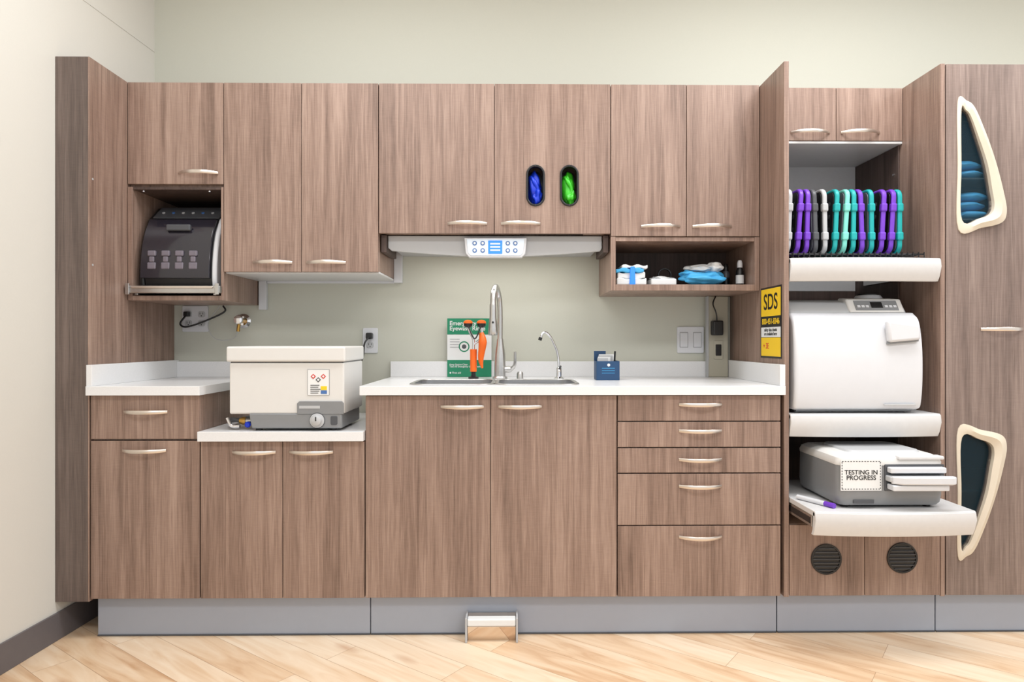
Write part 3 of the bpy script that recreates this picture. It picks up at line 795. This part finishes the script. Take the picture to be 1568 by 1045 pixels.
tube(g, 'cord', [(-1.449, YW-0.012, 1.196), (-1.452, YW-0.04, 1.18), (-1.470, YW-0.04, 1.150), (-1.44, YW-0.04, 1.138), (-1.36, YW-0.035, 1.165), (-1.28, YW-0.03, 1.205), (-1.285, YW-0.03, 1.232)], 0.004, BLACK, 8)
box(g, 'plug', -1.460, -1.438, YW-0.036, YW-0.0095, 1.184, 1.206, BLACK, 0.004)
g = plate('electrical_outlet', -0.672, -0.604, 1.020, 1.134, 'outlet', 1)
box(g, 'plug', -0.652, -0.624, YW-0.040, YW-0.0095, 1.084, 1.112, BLACK, 0.005)
tube(g, 'cord', [(-0.64, YW-0.037, 1.09), (-0.655, YW-0.05, 1.06), (-0.66, YW-0.06, 1.0), (-0.66, YW-0.20, 0.94), (-0.66, YW-0.25, 0.85), (-0.66, YW-0.29, 0.78)], 0.004, BLACK, 8)
plate('light_switch', 0.744, 0.866, 1.020, 1.140, 'switch', 2)

g = G('water_shutoff_valve')
vx, vz = -1.205, 1.165
lathe(g, 'escutcheon', [(0.032, 0), (0.032, 0.003), (0.022, 0.010), (0.020, 0.012)], (vx, YW-0.0005, vz), (0, -1, 0), CHROME)
lathe(g, 'stem', [(0.010, 0), (0.010, 0.03), (0.013, 0.031), (0.013, 0.045)], (vx, YW-0.012, vz), (0, -1, 0), BRASS)
lathe(g, 'handle', [(0.019, 0), (0.021, 0.006), (0.018, 0.014), (0.008, 0.016)], (vx, YW-0.056, vz+0.004), (0, -1, 0), CHROME)
tube(g, 'outlet', [(vx, YW-0.045, vz), (vx-0.006, YW-0.046, vz-0.030), (vx-0.008, YW-0.046, vz-0.048)], 0.007, BRASS, 10)
tube(g, 'supply_line', [(vx-0.008, YW-0.046, vz-0.045), (vx-0.03, YW-0.046, 1.085), (vx-0.11, YW-0.04, 1.085), (vx-0.145, YW-0.035, 1.15), (vx-0.10, YW-0.02, 1.232)], 0.0014, LGREY, 6)

g = G('cable_raceway')
box(g, 'channel', 0.872, 0.960, YW-0.056, YW-0.0215, cz1+0.0005, 1.274, BEIGE, 0.003)
box(g, 'left_edge', 0.868, 0.8715, YW-0.060, YW-0.0215, cz1+0.0005, 1.274, LGREY, 0.001)
prism(g, 'socket_plate', rr(0.915, 1.035, 0.040, 0.082, 0.005), 'y', YW-0.060, YW-0.055, BEIGE, 0.001)
box(g, 'socket', 0.902, 0.928, YW-0.064, YW-0.059, 1.010, 1.060, BLACK, 0.003)
box(g, 'power_adapter', 0.880, 0.925, YW-0.105, YW-0.057, 1.100, 1.165, BLACK, 0.006)
tube(g, 'adapter_cord', [(0.90, YW-0.09, 1.16), (0.895, YW-0.09, 1.20), (0.885, YW-0.08, 1.24), (0.90, YW-0.07, 1.2735)], 0.003, BLACK, 8)

# ------------------------------------------------------------------ counter items
g = G('eyewash_instruction_sign')
px0, px1, pz0, pz1 = -0.290, -0.093, 0.915, 1.176; py = 0.585
box(g, 'board', px0, px1, py, py+0.003, pz0, pz1, PAPER, 0)
box(g, 'header_band', px0, px1, py-0.0008, py, pz1-0.072, pz1, SGREEN, 0)
box(g, 'footer_band', px0, px1, py-0.0008, py, pz0, pz0+0.075, SGREEN, 0)
text(g, 'header_text', 'Emergency\nEyewash Rinse', (px0+0.010, py-0.0012, pz1-0.034), 0.027, PAPER, align='LEFT')
text(g, 'footer_text', 'Keep Station Clear\nTest All Emergency Units Weekly', (px0+0.010, py-0.0012, pz0+0.050), 0.0105, PAPER, align='LEFT')
text(g, 'footer_tag', 'First aid', (px0+0.022, py-0.0012, pz0+0.018), 0.012, PAPER, align='LEFT')
prism(g, 'footer_dot', circ(px0+0.014, pz0+0.018, 0.004, 16), 'y', py-0.0012, py-0.0008, PAPER, 0)
ring(g, 'eye_icon', circ(-0.215, 1.050, 0.024, 24), circ(-0.215, 1.050, 0.019, 24), 'y', py-0.0008, py, SGREEN, 0)
prism(g, 'eye_icon_face', circ(-0.215, 1.050, 0.010, 20), 'y', py-0.0008, py, DGREY, 0)
for i in range(4):
    box(g, 'text_line', px0+0.012, px0+0.055, py-0.0008, py, 1.082-i*0.012, 1.084-i*0.012, GREY, 0)

g = G('eyewash_station')
ex, ey = -0.143, 0.44
lathe(g, 'base', [(0.022, 0), (0.022, 0.006), (0.012, 0.012)], (ex-0.022, ey, cz1+0.0005), (0, 0, 1), BLACK)
tube(g, 'stem', [(ex-0.022, ey, cz1+0.01), (ex-0.022, ey, 0.955)], 0.010, BLACK, 12, False)
tube(g, 'grip', [(ex-0.022, ey, 0.945), (ex-0.022, ey, 1.04)], [0.014, 0.012, 0.015], ORANGE, 14, False)
tube(g, 'arm_left', [(ex-0.022, ey, 1.04), (ex-0.022, ey, 1.08), (ex-0.040, ey, 1.12), (ex-0.045, ey, 1.142)], 0.006, CHROME, 10)
tube(g, 'arm_right', [(ex-0.022, ey, 1.06), (ex+0.012, ey, 1.09), (ex+0.012, ey, 1.142)], 0.006, CHROME, 10)
for x in (ex-0.045, ex+0.012):
    lathe(g, 'nozzle_cup', [(0.010, 0), (0.018, 0.008), (0.019, 0.018)], (x, ey, 1.132), (0, 0, 1), BLACK)
    lathe(g, 'nozzle_cap', [(0.020, 0), (0.019, 0.008), (0.010, 0.014), (0.003, 0.015)], (x, ey, 1.150), (0, 0, 1), ORANGE)
tube(g, 'pull_tab', [(ex+0.012, ey-0.012, 1.11), (ex+0.018, ey-0.016, 1.07), (ex+0.010, ey-0.014, 1.0), (ex+0.016, ey-0.012, 0.96)], [0.010, 0.018, 0.012, 0.004], ORANGE, 12)
tube(g, 'tether', [(ex-0.045, ey-0.02, 1.14), (ex-0.015, ey-0.03, 1.085), (ex+0.012, ey-0.02, 1.14)], 0.003, BLACK, 8)

g = G('card_box')
bx0, bx1, by0, by1 = 0.345, 0.440, 0.33, 0.42
z0 = cz1+0.0005
ring(g, 'carton', rr((bx0+bx1)/2, (by0+by1)/2, bx1-bx0, by1-by0, 0.002, 2), rr((bx0+bx1)/2, (by0+by1)/2, bx1-bx0-0.004, by1-by0-0.004, 0.001, 2), 'z', z0, z0+0.078, NAVY, 0)
box(g, 'bottom', bx0+0.002, bx1-0.002, by0+0.002, by1-0.002, z0, z0+0.002, NAVY, 0)
box(g, 'back_flap', bx0, bx0+0.05, by1-0.002, by1, z0+0.078, z0+0.118, NAVY, 0.001)
for i in range(4):
    box(g, 'card', bx0+0.006+i*0.004, bx1-0.045+i*0.012, by0+0.02+i*0.015, by0+0.022+i*0.015, z0+0.002, z0+0.090+0.005*i, PAPER if i % 2 else LGREY, 0)
tube(g, 'pen', [(bx1-0.02, by0+0.03, z0+0.01), (bx1-0.016, by0+0.02, z0+0.118)], 0.004, BLACK, 10, False)
for i in range(3):
    box(g, 'printed_line', bx0+0.022, bx1-0.020, by0-0.0008, by0, z0+0.028+i*0.010, z0+0.0295+i*0.010, LBLUE, 0)
prism(g, 'printed_badge', circ(bx0+0.05, z0+0.062, 0.006, 20), 'y', by0-0.0008, by0, PAPER, 0)

# ------------------------------------------------------------------ shelf supplies
zs = 1.3005
g = G('folded_wipes_pack')
for i, (mm, hh, x0_, x1_) in enumerate(((PAPER, 0.026, 0.420, 0.540), (PAPER, 0.024, 0.424, 0.536), (LBLUE, 0.016, 0.416, 0.530), (PAPER, 0.014, 0.440, 0.546))):
    zz = zs+(0.001, 0.027, 0.051, 0.067)[i]
    n = 12; top = [(x0_+(x1_-x0_)*k/n, zz+hh+0.0035*math.sin(k*1.1+i*2)) for k in range(n+1)]
    bot = [(x1_-(x1_-x0_)*k/n, zz+(0.0025*math.sin(k*1.3+i) if i else 0)) for k in range(n+1)]
    prism(g, 'fold', top+bot, 'y', 0.275+0.006*(i % 2), 0.405, mm, 0.004, True, 3)
prism(g, 'band', [(0.470, zs+0.0008), (0.494, zs+0.0008), (0.492, zs+0.074), (0.474, zs+0.074)], 'y', 0.268, 0.275, SCRB, 0.003)
g = G('tissue_pack')
box(g, 'pack', 0.562, 0.665, 0.29, 0.40, zs, zs+0.028, PAPER, 0.006, 3)
blob(g, 'tissue', (0.615, 0.34, zs+0.030), (0.045, 0.04, 0.010), PAPER, 0.4, 2.5, 3, 4)
g = G('rubber_ring')
ring(g, 'ring', circ(0.650, zs+0.056, 0.030), circ(0.650, zs+0.056, 0.024), 'y', 0.44, 0.452, BLACK, 0.001)
box(g, 'ring_stand', 0.635, 0.665, 0.430, 0.462, zs, zs+0.027, BLACK, 0.002)
g = G('wrapped_supplies')
blob(g, 'blue_wrap', (0.775, 0.32, zs+0.028), (0.086, 0.05, 0.026), LBLUE, 0.3, 1.8, 4, 3)
blob(g, 'blue_wrap_fold', (0.826, 0.36, zs+0.036), (0.046, 0.045, 0.034), LBLUE, 0.3, 1.8, 4, 8)
blob(g, 'blue_wrap_corner', (0.718, 0.33, zs+0.048), (0.034, 0.035, 0.016), LBLUE, 0.4, 1.8, 4, 12)
blob(g, 'white_wrap', (0.775, 0.36, zs+0.074), (0.056, 0.04, 0.018), PAPER, 0.35, 1.8, 4, 5)
blob(g, 'white_wrap', (0.835, 0.345, zs+0.078), (0.034, 0.04, 0.022), PAPER, 0.35, 1.8, 4, 6)
for (x, y, h, m1, m2) in ((0.908, 0.43, 0.072, DGREY, BLACK), (0.941, 0.35, 0.078, BLACK, PAPER)):
    g = G('dropper_bottle')
    lathe(g, 'bottle', [(0.015, 0), (0.016, 0.004), (0.016, h*0.8), (0.010, h)], (x, y, zs), (0, 0, 1), m1)
    lathe(g, 'label', [(0.0165, h*0.15), (0.0165, h*0.6)], (x, y, zs), (0, 0, 1), m2)
    lathe(g, 'cap', [(0.011, 0), (0.011, 0.018), (0.007, 0.030)], (x, y, zs+h), (0, 0, 1), BLACK if m1 is DGREY else WHITE)

# ------------------------------------------------------------------ SDS sign on tower side (faces left)
g = G('safety_data_sign')
xs = 0.9845
def sb(nm, y0, y1, z0_, z1_, m, k_=1): box(g, nm, xs-0.0012-0.0005*k_, xs-0.0002, y0, y1, z0_, z1_, m, 0)
sb('backing', 0.020, 0.228, 1.010, 1.282, BLACK, 0)
sb('yellow_top', 0.027, 0.221, 1.170, 1.275, YEL)
sb('black_mid', 0.027, 0.221, 1.130, 1.170, BLACK)
sb('white_mid', 0.027, 0.221, 1.090, 1.128, PAPER)
sb('yellow_bottom', 0.027, 0.221, 1.017, 1.088, YEL)
R_ = (math.pi/2, 0, -math.pi/2)
text(g, 'sds_text', 'SDS', (xs-0.002, 0.124, 1.222), 0.085, BLACK, R_)
text(g, 'phone_text', '800-451-8346', (xs-0.002, 0.124, 1.149), 0.031, YEL, R_)
text(g, 'small_text', 'safety data sheets\nare available here', (xs-0.002, 0.124, 1.110), 0.018, BLACK, R_)
text(g, 'small_text2', '+ 3E', (xs-0.002, 0.17, 1.055), 0.030, RED, R_)

# ------------------------------------------------------------------ lights
def ceiling_light(x, y, e):
    g = G('ceiling_light')
    ring(g, 'frame', rr(x, y, 1.22, 0.62, 0.01, 2), rr(x, y, 1.16, 0.56, 0.01, 2), 'z', ZC-0.02, ZC-0.0005, WHITE, 0)
    box(g, 'diffuser_panel', x-0.58, x+0.58, y-0.28, y+0.28, ZC-0.006, ZC-0.001, PAPER, 0)
    l = bpy.data.lights.new('panel', 'AREA'); l.shape = 'RECTANGLE'; l.size = 1.16; l.size_y = 0.56
    l.energy = e; l.color = (0.97, 0.98, 1.0)
    o = bpy.data.objects.new('panel_lamp', l); COL.objects.link(o); o.parent = g
    o.location = (x, y, ZC-0.022)
for (x, y, e) in ((-0.6, -0.5, 22), (1.3, -0.5, 34), (-0.6, -2.4, 28), (1.3, -2.4, 30), (3.1, -0.9, 28)):
    ceiling_light(x, y, e)
W = bpy.data.worlds.new('room_ambient'); SC.world = W; W.use_nodes = True
bg = W.node_tree.nodes['Background']; bg.inputs[0].default_value = (0.975, 0.985, 1.0, 1); bg.inputs[1].default_value = 1.05
def area(parentname, x, y, z, sx, sy, e):
    l = bpy.data.lights.new('strip', 'AREA'); l.shape = 'RECTANGLE'; l.size = sx; l.size_y = sy; l.energy = e; l.color = (1, 0.98, 0.95)
    o = bpy.data.objects.new('strip_lamp', l); COL.objects.link(o); o.location = (x, y, z)
    o.parent = parentname
for e_ in GROUPS:
    if e_.name == 'under_cabinet_light': area(e_, -0.065, 0.40, 1.446, 0.66, 0.07, 1.0)

# recentre group empties
for e_ in GROUPS:
    ch = list(e_.children); pts = []
    for c in ch:
        if c.type == 'MESH': pts += [v.co for v in c.data.vertices]
    if not pts: continue
    lo = [min(p[i] for p in pts) for i in range(3)]; hi = [max(p[i] for p in pts) for i in range(3)]
    loc = Vector(((lo[0]+hi[0])/2, (lo[1]+hi[1])/2, lo[2]))
    e_.location = loc
    for c in ch: c.matrix_parent_inverse = Matrix.Translation(-loc)

# ------------------------------------------------------------------ camera
cam = bpy.data.cameras.new('camera'); co = bpy.data.objects.new('camera', cam); COL.objects.link(co)
co.location = (0, -2.463, 1.075); co.rotation_euler = (math.pi/2, 0, -0.012)
cam.sensor_width = 36; cam.lens = 24.0; cam.shift_x = -0.0083; cam.clip_start = 0.05
SC.camera = co
